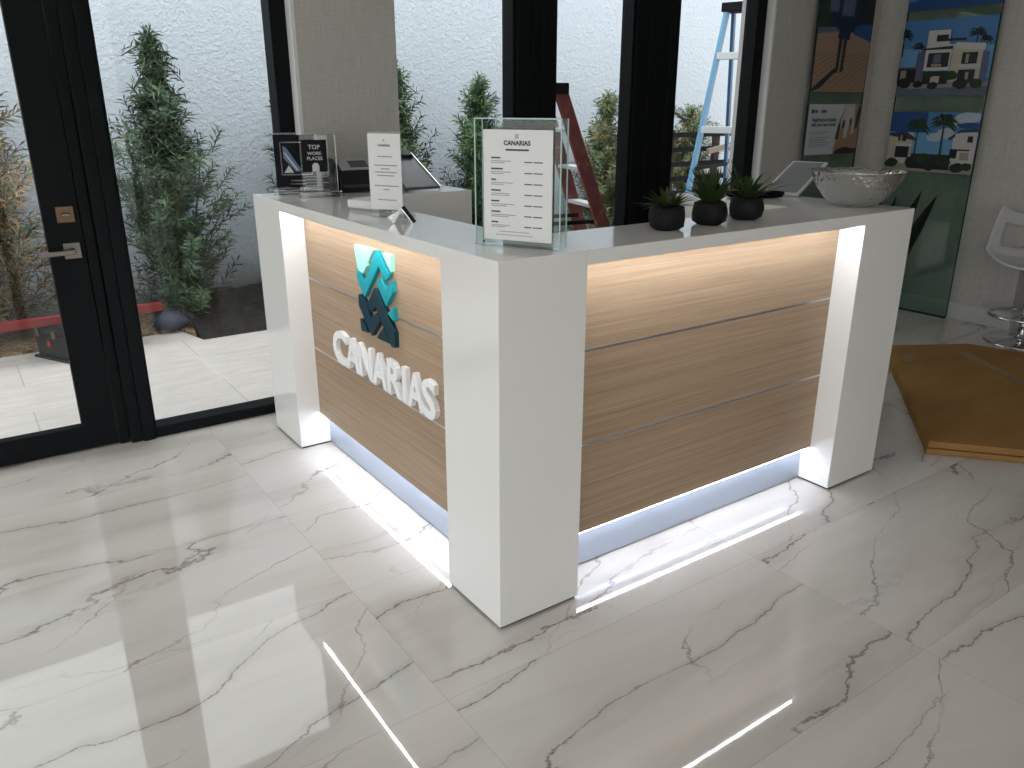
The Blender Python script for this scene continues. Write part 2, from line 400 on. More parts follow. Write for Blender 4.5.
# door leaf
DX0, DX1 = -1.72, -.646
b = MB(); zb, zt = .115, 2.02
b.box(DX0, DX0 + .125, 2.08, 2.13, .008, 2.135); b.box(DX1 - .132, DX1, 2.08, 2.13, .008, 2.135)
b.box(DX0 + .125, DX1 - .132, 2.08, 2.13, .008, zb); b.box(DX0 + .125, DX1 - .132, 2.08, 2.13, zt, 2.135)
door = struct(b, 'door_1', 'black_metal', 'black framed glass door with a lever handle at the left', 'door', bevel=.003)
g = MB(); g.box(DX0 + .12, DX1 - .127, 2.10, 2.108, zb - .005, zt + .005); struct(g, 'door_pane', 'window_glass', parent=door)
b = MB(); b.box(-.729, -.665, 2.070, 2.08, .984, 1.048); e = b.build('deadbolt_plate', 'brass', door, .002)
b = MB(); b.box(-.711, -.683, 2.050, 2.070, 1.010, 1.022); b.build('thumb_turn', 'nickel', door, .003)['label'] = 'bright metal thumb turn'
b = MB(); b.box(-.725, -.663, 2.070, 2.08, .838, .902); b.build('lever_plate', 'nickel', door, .002)
b = MB(); b.tube([(-.694, 2.07, .872), (-.694, 2.028, .872)], .011); b.bar((-.686, 2.026, .872), (-.815, 2.026, .868), .012, .02); b.build('door_handle', 'nickel', door, .003)
window(5, -2.6, -1.74, 2.14, .07, .01, 'glass sidelight left of the door')
window(6, -3.6, -2.6, 2.14, .07, .05, 'wide window at the far left')
# left wall: unseen glazing, added to let sky light in from this side
b = MB(); b.box(-3.7, -3.6, -5.0, 2.28, 2.75, H); struct(b, 'wall_left', 'wallpaper', 'wall above the added left hand windows', 'wall')
for i in range(4):
    y0 = -4.9 + i * 1.74; y1 = y0 + 1.74
    b = MB(); b.box(-3.7, -3.62, y0, y0 + .06, 0, 2.75); b.box(-3.7, -3.62, y1 - .06, y1, 0, 2.75); b.box(-3.7, -3.62, y0 + .06, y1 - .06, 0, .08); b.box(-3.7, -3.62, y0 + .06, y1 - .06, 2.69, 2.75)
    o = struct(b, 'window_%d' % (7 + i), 'black_metal', 'added out-of-view window for daylight, %s along the left wall' % ['nearest the back corner', 'second from the back', 'third from the back', 'nearest the door side'][i], 'window')
    g = MB(); g.box(-3.664, -3.656, y0 + .055, y1 - .055, .075, 2.695); struct(g, 'window_pane', 'window_glass', parent=o)

# back wall: unseen windows, added to brighten surfaces facing the camera
for i in range(3):
    x0 = -3.6 + i * 1.5; x1 = x0 + 1.5
    b = MB(); b.box(x0, x0 + .05, -5.1, -5.02, 0, 2.75); b.box(x1 - .05, x1, -5.1, -5.02, 0, 2.75); b.box(x0 + .05, x1 - .05, -5.1, -5.02, 0, .08); b.box(x0 + .05, x1 - .05, -5.1, -5.02, 2.69, 2.75)
    o = struct(b, 'window_%d' % (11 + i), 'black_metal', 'added out-of-view window for daylight, %s along the back wall' % ['in the left corner', 'second from the left corner', 'furthest from the left corner'][i], 'window')
    g = MB(); g.box(x0 + .045, x1 - .045, -5.064, -5.056, .075, 2.695); struct(g, 'window_pane', 'window_glass', parent=o)

# ------------------------------------------------------------------ setting: outside
b = MB(); b.prism([(-12, 2.16), (9.5, 2.16), (9.5, 3.60), (.12, 3.60), (.05, 3.90), (-12, 3.90)], -.12, -.005)
b.box(-12, -3.7, -5.1, 2.16, -.12, -.005); b.box(-12, 9.5, -12, -5.1, -.12, -.005)
struct(b, 'patio', 'paver', 'pale stone paver walkway outside the windows', 'paving')
b = MB(); b.prism([(-12, 3.90), (.05, 3.90), (.10, 3.70), (.3, 4.8), (-12, 4.8)], -.12, .015); struct(b, 'mulch_bed', 'mulch', 'brown wood mulch bed behind the walkway', 'garden bed')
from mathutils import noise as mnoise
b = MB(); nx, ny = 190, 26; vs = []
for j in range(ny + 1):
    for i in range(nx + 1):
        x = .12 + 9.3 * i / nx; y = 3.60 + 1.18 * j / ny; g = j / ny
        z = -.03 + .05 * min(g * 6, 1) + .05 * g + (.030 * mnoise.noise((x * 3.1, y * 3.1, 0)) + .022 * mnoise.noise((x * 9., y * 9., 3)) + .012 * mnoise.noise((x * 24., y * 24., 7))) * min(g * 5, 1)
        vs.append((x, y, z))
fs = [(j * (nx + 1) + i, j * (nx + 1) + i + 1, (j + 1) * (nx + 1) + i + 1, (j + 1) * (nx + 1) + i) for j in range(ny) for i in range(nx)]
b.add(vs, fs, 0, True); b.box(.12, 9.42, 3.605, 4.75, -.12, -.05); struct(b, 'soil_bed', 'soil', 'dark wet soil bed against the garden wall', 'garden bed')
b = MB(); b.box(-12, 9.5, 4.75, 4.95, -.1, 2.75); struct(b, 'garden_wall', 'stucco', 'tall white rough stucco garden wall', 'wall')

# ------------------------------------------------------------------ reception desk
HT = 1.07; CT = .039
desk = thing('reception_desk', 'L shaped white and oak reception desk with lit edges on the marble floor', 'reception desk')
A1, A2, B1, B2, W = 1.56, 1.875, 1.55, 1.855, .286
for (x0, x1, y0, y1) in ((0, W, 0, W), (0, W, A1, A2), (B1, B2, 0, W)):
    b = MB(); b.box(x0, x1, y0, y1, .008, HT); o = b.build('pillar', 'laminate', desk, .0015)
    b = MB(); b.box(x0 + .006, x1 - .006, y0 + .006, y1 - .006, 0, .008); b.build('plinth', 'plinth', o)
b = MB(); b.box(0, W + .004, W, A1, HT - CT, HT); b.build('countertop', 'laminate', desk, .0015)
b = MB(); b.box(W, B1, 0, W + .004, HT - CT, HT); b.build('countertop', 'laminate', desk, .0015)
b = MB(); b.box(W, .868, 1.505, A2, .008, HT); b.build('return_wing', 'laminate', desk, .0015)
b = MB(); b.box(1.50, B2, W, .86, .008, HT); b.build('return_wing', 'laminate', desk, .0015)
b = MB(); b.box(.116, W, W, A1, .15, HT - CT); b.box(.142, W, W, A1, .006, .15); b.build('wall_core', 'laminate', desk)
b = MB(); b.box(W, B1, .116, W, .15, HT - CT); b.box(W, B1, .142, W, .006, .15); b.build('wall_core', 'laminate', desk)
for (z0, z1) in ((.15, .449), (.456, .750), (.757, HT - CT - .003)):
    b = MB(); b.box(.098, .116, W, A1, z0, z1); b.build('wood_panel', 'oak_left', desk)
    b = MB(); b.box(W, B1, .098, .116, z0, z1); b.build('wood_panel', 'oak_right', desk)
for (z0, z1) in ((.449, .456), (.750, .757)):
    b = MB(); b.box(.0972, .116, W, A1, z0, z1); b.build('metal_strip', 'aluminium', desk)
    b = MB(); b.box(W, B1, .0972, .116, z0, z1); b.build('metal_strip', 'aluminium', desk)
b = MB(); b.box(.137, .142, W, A1, .006, .149); b.build('toe_kick', 'kick_metal', desk)
b = MB(); b.box(W, B1, .137, .142, .006, .149); b.build('toe_kick', 'kick_metal', desk)
for (x0, x1, y0, y1, z0, z1, lm) in ((.015, .022, W + .01, A1 - .01, HT - CT - .001, HT - CT, 'led'), (W + .01, B1 - .01, .015, .022, HT - CT - .001, HT - CT, 'led'),
                                 (.102, .114, W + .005, A1 - .005, .146, .15, 'led_low'), (W + .005, B1 - .005, .102, .114, .146, .15, 'led_low')):
    b = MB(); b.box(x0, x1, y0, y1, z0, z1); b.build('light_strip', lm, desk)
# emblem: standing off the oak, nine pieces in four colours
EM = [('mint', [(1.043, .963), (1.0, .966), (.941, .90), (.978, .868), (1.0, .872), (1.02, .874)]), ('mint', [(.985, .966), (.871, .966), (.927, .915)]), ('mint', [(.805, .966), (.735, .966), (.738, .910)]),
      ('teal', [(1.03, .880), (1.015, .880), (.972, .838), (.848, .966), (.821, .966), (.759, .900), (.762, .888), (.790, .872), (.838, .915), (.974, .784), (1.033, .838)]),
      ('teal', [(.864, .855), (.826, .878), (.785, .843), (.738, .880), (.732, .842), (.791, .784)]),
      ('navy_teal', [(.883, .832), (.864, .832), (.734, .703), (.735, .650), (.762, .646), (.883, .765), (.919, .740), (.955, .762)]),
      ('navy_teal', [(1.030, .785), (1.0, .788), (.932, .714), (.885, .742), (.850, .720), (.928, .650), (1.032, .742)]),
      ('navy_teal', [(1.028, .696), (1.003, .698), (.962, .654), (1.022, .650)]), ('navy_teal', [(.828, .700), (.776, .655), (.886, .652)]),
      ('teal', [(.734, .790), (.735, .742), (.782, .762)])]
sign = MB()
for k, (mm, poly) in enumerate(EM):
    poly = [(yy + .065 * (1.04 - yy), zz) for yy, zz in poly]
    b = MB(); b.prism(poly, .081, .098, 'yz'); o = b.build('emblem_piece', mm, desk, .001)
    o['label'] = {'mint': 'pale mint green piece of the emblem', 'teal': 'teal piece of the emblem', 'navy_teal': 'dark blue green piece of the emblem'}[mm]
# raised white letters, one mesh each (left to right is -y)
LET = [('C', 1.305, 1.170), ('A', 1.180, 1.054), ('N', 1.057, .940), ('A', .938, .820), ('R', .812, .705), ('I', .695, .665), ('A', .660, .545), ('S', .552, .462)]
for ch, ya, yb in LET:
    ya, yb = 1.305 - (1.305 - ya) * .973, 1.305 - (1.305 - yb) * .973
    vs, fs = text_verts(ch, .16, .018, .0045)
    xs = [v[0] for v in vs]; zs = [v[1] for v in vs]; x0, x1, z0, z1 = min(xs), max(xs), min(zs), max(zs)
    ov = .004 if ch in 'CS' else 0
    vs = [(.089 - v[2], ya + (yb - ya) * (v[0] - x0) / (x1 - x0), (.468 - ov) + (.128 + 2 * ov) * (v[1] - z0) / (z1 - z0)) for v in vs]
    b = MB(); b.add(vs, fs); b.build('letter', 'letter_white', desk)['label'] = 'raised white letter %s' % ch

# ------------------------------------------------------------------ pictures and flat prints
def picture(b, size, shapes, off=.00025, start=1):
    """flat print in local u (x), v (z), facing -y; returns material list"""
    names = []; i = 0; last = None
    for mm, poly in shapes:
        if mm not in names: names.append(mm)
        if not (mm == last == 'p_brick2'): i += 1
        last = mm; y = -off * i
        b.add([(u, y, v) for u, v in poly], [tuple(range(len(poly)))], names.index(mm))
    return names
def rect(u0, v0, u1, v1): return [(u0, v0), (u1, v0), (u1, v1), (u0, v1)]
def palm(u, v, h, r, mm='p_green', n=11, seed=1):
    rnd = random.Random(seed); out = [(mm, [(u - r * .06, v), (u + r * .06, v), (u + r * .04, v + h), (u - r * .04, v + h)])]
    for k in range(n):
        a = -.55 + (PI + 1.1) * k / (n - 1); L = r * rnd.uniform(.8, 1.1)
        c, s_ = math.cos(a), math.sin(a)
        mid = (u + L * .55 * c, v + h + L * .50 * s_ + L * .12); tip = (u + L * c, v + h + L * s_ * .75 - L * .18)
        out.append((mm, [(u, v + h - r * .04), (mid[0] + s_ * r * .09, mid[1] - abs(c) * r * .10), tip, (mid[0] - s_ * r * .09, mid[1] + abs(c) * r * .06), (u, v + h + r * .05)]))
    return out
def blob(u, v, ru, rv, seed=1, n=14):
    rnd = random.Random(seed)
    return [(u + ru * math.cos(2 * PI * k / n) * rnd.uniform(.8, 1.1), v + rv * math.sin(2 * PI * k / n) * rnd.uniform(.8, 1.1)) for k in range(n)]

def poster(name, label, cat, w_, h_, loc, rz, shapes, group='posters on the glass display panels'):
    t = thing(name, label, cat, loc, rz, group)
    b = MB(); b.box(0, w_, 0, .004, 0, h_); b.build('backing', 'p_dark', t)
    def clip(poly):
        return [(min(max(u, 0), w_), min(max(v, 0), h_)) for u, v in poly]
    b = MB(); names = picture(b, None, [(mm, clip(pl)) for mm, pl in shapes]); b.build('print', names, t)
    return t

# glass display panels
def display(label, loc, rz, wdt, zt=2.75):
    t = thing('glass_display_panel', label, 'glass panel', loc, rz, 'glass display panels')
    b = MB(); b.box(0, wdt, -.005, .005, .012, zt); b.build('glass_sheet', 'panel_glass', t)
    for u0, u1 in ((-.003, .0005), (wdt - .0005, wdt + .003)):
        b = MB(); b.box(u0, u1, -.0055, .0055, .012, zt); b.build('glass_edge', 'panel_edge', t)['label'] = 'dark polished glass edge'
    b = MB(); b.box(0, wdt, -.0055, .0055, .0, .012); b.build('floor_channel', 'panel_edge', t)
    for u in (.05, wdt - .05):
        b = MB(); b.tube([(u, .0055, zt - .1), (u, .045, zt - .1)], .012); b.build('standoff', 'chrome', t)
    return t
display('green tinted glass display panel on the front wall, left of the corner', (3.845, 1.95, 0), 0, .615)
display('green tinted glass display panel on the right hand wall', (4.57, 1.760, 0), -PI / 2, .62)

# photo of a walking man above, printed sheet below, on the front wall panel
PW, PH = .605, .80
sh = [('p_brick', rect(0, 0, PW, .40))]
rnd = random.Random(4)
for i in range(14):
    for k in range(9):
        u = k * .075 + (.037 if i % 2 else 0) - .04; v = i * .024 * (1 - i * .02) + .006
        sh.append(('p_brick2', [(u, v), (u + .05, v + .010), (u + .05, v + .015), (u, v + .005)]))
sh += [('p_navy', rect(0, .385, PW, PH)), ('p_green', rect(0, .41, .14, PH)), ('p_road', [(0, .36), (.25, .385), (.25, .41), (0, .40)]), ('p_deep', [(.40, .37), (PW, .33), (PW, .46), (.40, .42)]),
       ('p_shade', rect(.10, .50, .20, PH)), ('p_dark', rect(.46, .44, PW, PH)),
       ('p_dark', [(.22, .15), (.28, .16), (.10, .03), (0, .0), (0, .02)]),
       ('p_hair', [(.235, .14), (.265, .14), (.285, .40), (.245, .40)]), ('p_hair', [(.29, .15), (.32, .15), (.335, .40), (.295, .40)]),
       ('p_dark', [(.20, .115), (.26, .125), (.265, .15), (.235, .155)]), ('p_dark', [(.285, .125), (.325, .135), (.325, .16), (.29, .16)]),
       ('p_navy', [(.225, .34), (.355, .33), (.37, .50), (.24, .50)]), ('p_shade', [(.235, .48), (.375, .48), (.39, .68), (.35, .72), (.27, .72), (.225, .67)]),
       ('p_hair', [(.195, .40), (.225, .39), (.25, .66), (.225, .67)]), ('p_hair', [(.37, .38), (.395, .38), (.405, .66), (.38, .67)]), ('p_tan', blob(.32, .755, .035, .045, 3))]
poster('wall_poster', 'dark photo poster of a person standing on herringbone brick, above the text sheet', 'poster', PW, PH, (3.850, 1.944, 1.512), 0, sh)
PW, PH = .60, .335
sh = [('p_paper', rect(0, 0, PW, PH)), ('p_tan', [(.33, 0), (PW, 0), (PW, PH), (.42, PH), (.35, .20)]), ('p_pink', [(.40, .10), (.55, .12), (.53, PH), (.42, PH), (.38, .20)]),
      ('p_shirt', [(.42, .14), (.50, .13), (.53, .30), (.46, PH), (.43, .25)]), ('p_green', [(.33, .10), (.37, .10), (.38, .20), (.355, .20)]),
      ('p_skin', [(.32, .01), (.34, .09), (.38, .10), (.39, .19), (.42, .20), (.43, .09), (.40, .01)]), ('p_hair', blob(.415, .20, .016, .035, 2)),
      ('p_skin', [(.40, .02), (.46, .10), (.48, .20), (.51, .20), (.51, .13), (.56, .14), (.55, .06), (.48, .02)]), ('p_hair', blob(.495, .215, .014, .03, 5)),
      ('p_hair', [(.55, .16), (.585, .18), (.60, .32), (.575, .33), (.555, .25)]), ('p_dark', [(.33, 0), (PW, 0), (PW, .03), (.45, .045), (.36, .03)]),
      ('p_dark', rect(.03, .275, .058, .30)), ('p_road', rect(.066, .278, .10, .297)), ('p_road', rect(.135, .278, .20, .297))]
for i in range(2): sh.append(('p_teal', rect(.03, .150 - i * .012, .25 - i * .06, .154 - i * .012)))
for i in range(6): sh.append(('p_road', rect(.03, .115 - i * .012, .27 - (i % 3) * .03, .118 - i * .012)))
t = poster('wall_poster', 'white text sheet with a couple photo on the left glass panel, below the brick photo', 'poster', PW, PH, (3.852, 1.944, 1.097), 0, sh)
b = MB()
for txt, v in (('Healthcare included', .222), ('with your new home!', .190)):
    vs, fs = text_verts(txt, .033, .0002, .0012); x1 = max(q[0] for q in vs)
    b.add([(.030 + q[0] * .275 / x1, -.012 - q[2], v + q[1]) for q in vs], fs)
b.build('headline', 'print_ink', t)

# three pictures on the right wall panel (u runs from the far end towards the camera)
PW = .615
sh = [('p_sky', rect(0, 0, PW, .5)), ('p_deep', rect(0, 0, PW, .055)), ('p_sky2', rect(0, .10, PW, .2)), ('p_deep', blob(.1, .02, .10, .05, 2)), ('p_deep', blob(.32, .015, .12, .05, 4)), ('p_deep', blob(.52, .02, .09, .05, 5)), ('p_sky2', rect(0, .2, PW, .5))]
poster('wall_poster', 'blue picture cut off at the top of the right hand glass panel', 'poster', PW, .5, (4.562, 1.758, 2.028), -PI / 2, sh)
PW, PH = .615, .475
sh = [('p_sky', rect(0, 0, PW, PH)), ('p_sky2', rect(0, .10, PW, .30)), ('p_road', rect(0, 0, PW, .05)), ('p_walk', [(.05, .04), (PW, .055), (PW, .08), (.05, .09)])]
sh += palm(.12, .13, .17, .06, 'p_dark', seed=2) + palm(.50, .20, .17, .07, 'p_dark', seed=3) + palm(.565, .20, .13, .05, 'p_dark', seed=8) + palm(.01, .25, .13, .07, 'p_dark', seed=5)
sh += [('p_dark', rect(0, .08, .13, .17)), ('p_wood', rect(0, .165, .14, .18)), ('p_walk', rect(.02, .10, .06, .16)),
       ('p_shade', [(.13, .07), (.20, .07), (.20, .34), (.16, .30), (.13, .26)]), ('p_white', rect(.18, .26, .33, .405)), ('p_white', [(.18, .25), (.42, .25), (.42, .31), (.18, .33)]),
       ('p_dark', rect(.24, .335, .32, .375)), ('p_dark', rect(.31, .335, .44, .35)), ('p_cream', rect(.36, .08, .56, .30)), ('p_white', [(.36, .29), (.57, .27), (.57, .31), (.38, .325)]),
       ('p_dark', [(.16, .285), (.36, .285), (.36, .305), (.16, .295)]), ('p_white', rect(.18, .155, .355, .285)), ('p_dark', rect(.20, .175, .345, .265)), ('p_road', rect(.24, .20, .29, .255)), ('p_walk', rect(.23, .18, .30, .195)),
       ('p_dark', rect(.185, .07, .355, .15)), ('p_cream', rect(.24, .075, .30, .12)), ('p_dark', rect(.43, .19, .53, .26)), ('p_walk', rect(.455, .195, .475, .25)), ('p_white', rect(.42, .165, .56, .185)),
       ('p_dark', rect(.42, .075, .53, .155)), ('p_walk', rect(.47, .08, .49, .14)), ('p_shade', rect(.56, .08, .60, .26))]
for i, (u, v, r) in enumerate(((.06, .08, .07), (.22, .13, .05), (.26, .06, .05), (.38, .12, .06), (.45, .07, .07), (.55, .07, .06), (.16, .07, .05))): sh.append(('p_green' if i % 2 else 'p_dark', blob(u, v, r * .75, r * .5, i + 3, 18)))
poster('wall_poster', 'picture of a modern white villa on the right hand glass panel', 'poster', PW, PH, (4.562, 1.758, 1.490), -PI / 2, sh)
PH = .395
sh = [('p_sky', rect(0, 0, PW, PH)), ('p_deep', rect(0, .25, .26, PH)), ('p_sky2', rect(.18, .10, PW, .26)), ('p_cloud', blob(.33, .23, .06, .03, 3)), ('p_cloud', blob(.40, .26, .07, .035, 4)), ('p_cloud', blob(.54, .36, .10, .035, 5)), ('p_cloud', blob(.47, .33, .06, .03, 8)), ('p_deep', blob(.55, .31, .09, .02, 6)),
      ('p_walk', rect(0, 0, PW, .05)), ('p_dark', rect(.16, .02, .50, .12))]
sh += [('p_cream', rect(.0, .05, .18, .26)), ('p_roof', [(0, .255), (.12, .265), (.21, .215), (.20, .205), (0, .235)]), ('p_hair', rect(.07, .20, .13, .245)), ('p_walk', rect(.085, .20, .10, .24)), ('p_dark', rect(.06, .09, .16, .17)), ('p_white', [(.055, .165), (.17, .165), (.19, .18), (.055, .185)]), ('p_white', rect(.07, .05, .14, .085)),
       ('p_white', rect(.46, .03, PW, .27)), ('p_roof', [(.42, .225), (.50, .285), (PW, .295), (PW, .272), (.50, .265), (.44, .215)]), ('p_pink', rect(.47, .16, PW, .26)), ('p_dark', rect(.555, .205, .59, .245)), ('p_dark', rect(.45, .10, .50, .16)), ('p_walk', rect(.52, .09, .58, .14)), ('p_dark', rect(.46, .150, .58, .16))]
sh += palm(.205, .06, .235, .10, 'p_green', 13, 2) + palm(.385, .06, .26, .12, 'p_green', 13, 7)
for i, (u, v, r) in enumerate(((.05, .05, .05), (.2, .06, .06), (.28, .09, .06), (.33, .05, .06), (.42, .07, .05), (.52, .04, .05), (.58, .05, .04))): sh.append(('p_dark' if i % 2 else 'p_green', blob(u, v, r, r * .7, i + 11)))
poster('wall_poster', 'picture of two houses and two palms at the bottom of the right hand glass panel', 'poster', PW, PH, (4.562, 1.758, .986), -PI / 2, sh)

# ------------------------------------------------------------------ things on the counter
# price list in a thick acrylic block
a_s = math.atan2(-.205, .108)            # direction of the front edge, left to right
t = thing('acrylic_price_sign', 'thick clear acrylic block sign with a white price list on the desk corner', 'sign', (.092, .245, HT + .002), a_s)
sw, shh, sd = .250, .327, .042
b = MB(); b.box(0, sw, 0, sd, 0, shh); b.build('acrylic_block', 'acrylic_sheet', t, .002)
for (x0, x1, y0, y1) in ((-.001, .002, -.001, .002), (sw - .002, sw + .001, -.001, .002), (sw - .002, sw + .001, sd - .002, sd + .001), (-.001, .002, sd - .002, sd + .001)):
    b = MB(); b.box(x0, x1, y0, y1, 0, shh); b.build('block_edge', 'acrylic_edge', t)
b = MB(); b.box(0, sw, -.001, .002, shh - .002, shh + .0015); b.build('top_edge', 'acrylic_edge', t)
b = MB(); b.box(.028, .228, -.0035, -.0005, .018, .300); pp = b.build('paper_sheet', 'paper', t)
def line(b, u0, u1, v, h, mi=0): b.box(u0 + .009, u1 + .009, -.0042, -.0036, v, v + h, mi)
b = MB(); vs, fs = text_verts('CANARIAS', .016, .0004, .0006, 'CENTER'); b.add([(.127 + q[0], -.0042 - q[2], .262 + q[1]) for q in vs], fs); b.build('printed_name', 'print_ink', pp)
b = MB()
for k in range(3): b.prism([(.121, .279 + k * .004), (.1245, .2825 + k * .004), (.128, .279 + k * .004), (.1315, .2825 + k * .004), (.1315, .2805 + k * .004), (.128, .277 + k * .004), (.1245, .2805 + k * .004), (.121, .277 + k * .004)], -.0042, -.0036, 'xz')
b.build('printed_emblem', 'print_grey', pp)
b = MB(); line(b, .085, .152, .248, .0045); b.build('printed_heading', 'print_ink', pp)
rr = random.Random(5); bl = MB()
for i in range(7):
    v = .228 - i * .0275
    line(bl, .042, .042 + rr.uniform(.014, .036), v, .0038)
    line(bl, .042, .115 - rr.uniform(0, .02), v - .007, .0018, 1); line(bl, .042, .098 - rr.uniform(0, .02), v - .0115, .0018, 1)
    br_ = MB(); line(br_, .140, .162, v - .009, .0026); line(br_, .166, .192, v - .009, .0026); br_.build('printed_price', 'print_ink', pp)
bl.build('printed_list', ['print_ink', 'print_grey'], pp)
b = MB(); line(b, .066, .155, .040, .0016); line(b, .055, .165, .031, .0016); b.build('printed_footer', 'print_grey', pp)
b = MB(); b.box(.022, .029, -.0012, -.0004, .0075, .0125); b.box(.032, .060, -.0012, -.0004, .008, .0115, 1); b.build('small_print', ['print_ink', 'print_grey'], t)

# tall narrow notice
t = thing('acrylic_notice', 'tall narrow white notice in a clear acrylic stand on the left counter', 'sign', (.105, .935, HT + .002), math.atan2(-.85, .48))
nw, nh = .136, .276
b = MB(); b.box(0, nw, 0, .004, 0, nh); b.build('acrylic_sheet', 'acrylic_sheet', t)
b = MB(); b.box(0, nw, 0, .07, -.001, .004); b.build('acrylic_foot', 'acrylic_sheet', t)
b = MB(); b.box(.004, nw - .004, -.002, -.0005, .026, nh - .006); pp = b.build('paper_sheet', 'paper', t)
b = MB(); vs, fs = text_verts('CANARIAS', .010, .0004, .0003, 'CENTER'); b.add([(.068 + q[0], -.0026 - q[2], .230 + q[1]) for q in vs], fs)
b.prism([(.063, .244), (.068, .254), (.073, .244), (.068, .248)], -.0028, -.0021, 'xz', 1); b.build('printed_logo', ['print_ink', 'print_grey'], pp)
b = MB()
for u0, u1, v in ((.040, .098, .196), (.026, .116, .168), (.052, .086, .157), (.028, .114, .146), (.036, .104, .135), (.022, .120, .102), (.058, .080, .090), (.034, .108, .056)): b.box(u0, u1, -.0028, -.0021, v, v + .0035)
b.build('printed_text', 'print_grey', pp)

# two awards
def award(name, label, loc, rz, w_, h_, d_, extra, text):
    t = thing(name, label, 'award', loc, rz, 'acrylic awards on the counter')
    b = MB(); b.box(0, w_, 0, d_, .022, h_); b.build('acrylic_block', 'acrylic', t, .002)
    b = MB(); b.box(-.018, w_ + .012, -.022, d_ + .018, 0, .022); b.build('acrylic_base', 'acrylic', t, .003)
    for nm, mats_, shapes in extra:
        b = MB()
        for mi, pl in shapes: b.prism(pl, -.0022 - .0006 * (mi + 1), -.0006, 'xz', mi)
        o = b.build(nm, mats_, t)
    if text:
        b = MB()
        for txt, v, sz in text:
            vs, fs = text_verts(txt, sz, .0004, .0003, 'CENTER'); b.add([(.056 + q[0], -.0042 - q[2], v + q[1]) for q in vs], fs)
        b.build('award_text', 'award_print', t)
    return t
award('acrylic_award', 'acrylic award with a dark border and blue picture on the left counter', (.080, 1.790, HT), R(-17), .175, .252, .018,
      [('dark_plate', ['award_black'], [(0, rect(.0, .03, .165, .243))]),
       ('picture_print', ['award_print', 'award_black', 'award_blue', 'award_print'], [(0, rect(.024, .080, .150, .215)), (1, rect(.028, .084, .146, .211)), (2, [(.036, .20), (.05, .19), (.11, .095), (.085, .092), (.036, .15)]), (3, [(.036, .175), (.045, .17), (.095, .10), (.085, .10)]), (3, [(.035, .09), (.075, .09), (.055, .12)])]),
       ('caption', ['award_print'], [(0, rect(.06, .055, .115, .060)), (0, rect(.055, .042, .12, .046))])], None)
award('acrylic_award', 'clear acrylic award with a black plate reading TOP, right of the dark bordered award', (.140, 1.650, HT), R(-17), .145, .245, .030,
      [('black_plate', ['award_black', 'award_print'], [(0, rect(.006, .100, .106, .226)), (1, [(.044, .101), (.072, .101), (.072, .125), (.065, .135), (.051, .135), (.044, .125)])]),
       ('engraving', ['award_print'], [(0, rect(.010, .08 - i * .012, .105 - (i % 2) * .02, .0815 - i * .012)) for i in range(4)])],
      [('TOP', .190, .024), ('WORK', .167, .018), ('PLACES', .147, .019)])

# small white box
t = thing('small_box', 'small flat white box lying left of the tall notice', 'box', (.205, 1.105, HT), R(-68))
b = MB(); b.box(-.075, .075, -.068, .068, .010, .038); b.build('lid', 'paper', t, .003)
b = MB(); b.box(-.071, .071, -.064, .064, 0, .010); b.build('base', 'print_grey', t)['label'] = 'dark grey lower edge'
b = MB(); b.prism([(-.010, -.004), (0, .012), (.010, -.004), (0, .002)], .0381, .0387); b.box(-.02, .02, -.016, -.011, .0381, .0387); b.build('printed_mark', 'print_grey', t)

# chrome business card holder (folded V and Λ)
t = thing('card_holder', 'small folded metal business card holder in front of the tall notice', 'card holder', (.130, .745, HT + .001), R(-38))
b = MB(); b.prism([(-.045, .020), (-.042, .020), (-.026, .003), (.0, .045), (.034, .0), (.037, .0), (.0, .050), (-.026, .0075 - .0075)], -.028, .028, 'xz'); b.build('folded_sheet', 'chrome', t)
b = MB(); b.prism([(-.030, .008), (-.027, .004), (-.006, .040), (-.009, .043)], -.025, .025, 'xz'); b.build('business_cards', 'paper', t)

# printer with grey control panel
t = thing('printer', 'black desktop printer with a grey control panel on the back of the desk', 'printer', (.425, 1.775, HT), R(-10))
b = MB(); b.prism([(-.09, 0), (.10, 0), (.10, .115), (-.035, .115), (-.09, .095)], -.085, .12, 'yz'); b.build('body', 'black_plastic', t, .006)
b = MB(); b.prism([(-.094, .098), (-.09, .094), (.03, .128), (.025, .136)], -.075, .12, 'yz'); pn = b.build('control_panel', 'grey_plastic', t, .002)
b = MB(); b.prism([(-.072, .1055), (-.071, .103), (.0, .124), (-.002, .1285)], -.03, .05, 'yz'); b.build('screen', 'dark_screen', pn)
for k, (yy, zz) in enumerate(((-.06, .1085), (-.02, .1205))):
    b = MB(); b.lathe([(.008, 0), (.008, .005)], 14, mtx=Matrix.Translation((.085, yy, zz - .001))); b.build('button', 'black_plastic', pn)
b = MB(); b.prism([(-.085, 0), (.10, 0), (.10, .13), (.06, .145), (-.03, .14), (-.075, .11)], -.125, -.088, 'yz'); b.build('side_cover', 'black_plastic', t, .012, seg=3)
b = MB(); b.prism([(.055, .070), (.080, .070), (.074, .058), (.061, .058)], -.0915, -.0895, 'xz'); b.build('front_mark', 'award_print', t)
b = MB(); b.box(-.07, .10, -.0925, -.089, .022, .034); b.build('paper_slot', 'plinth', t)

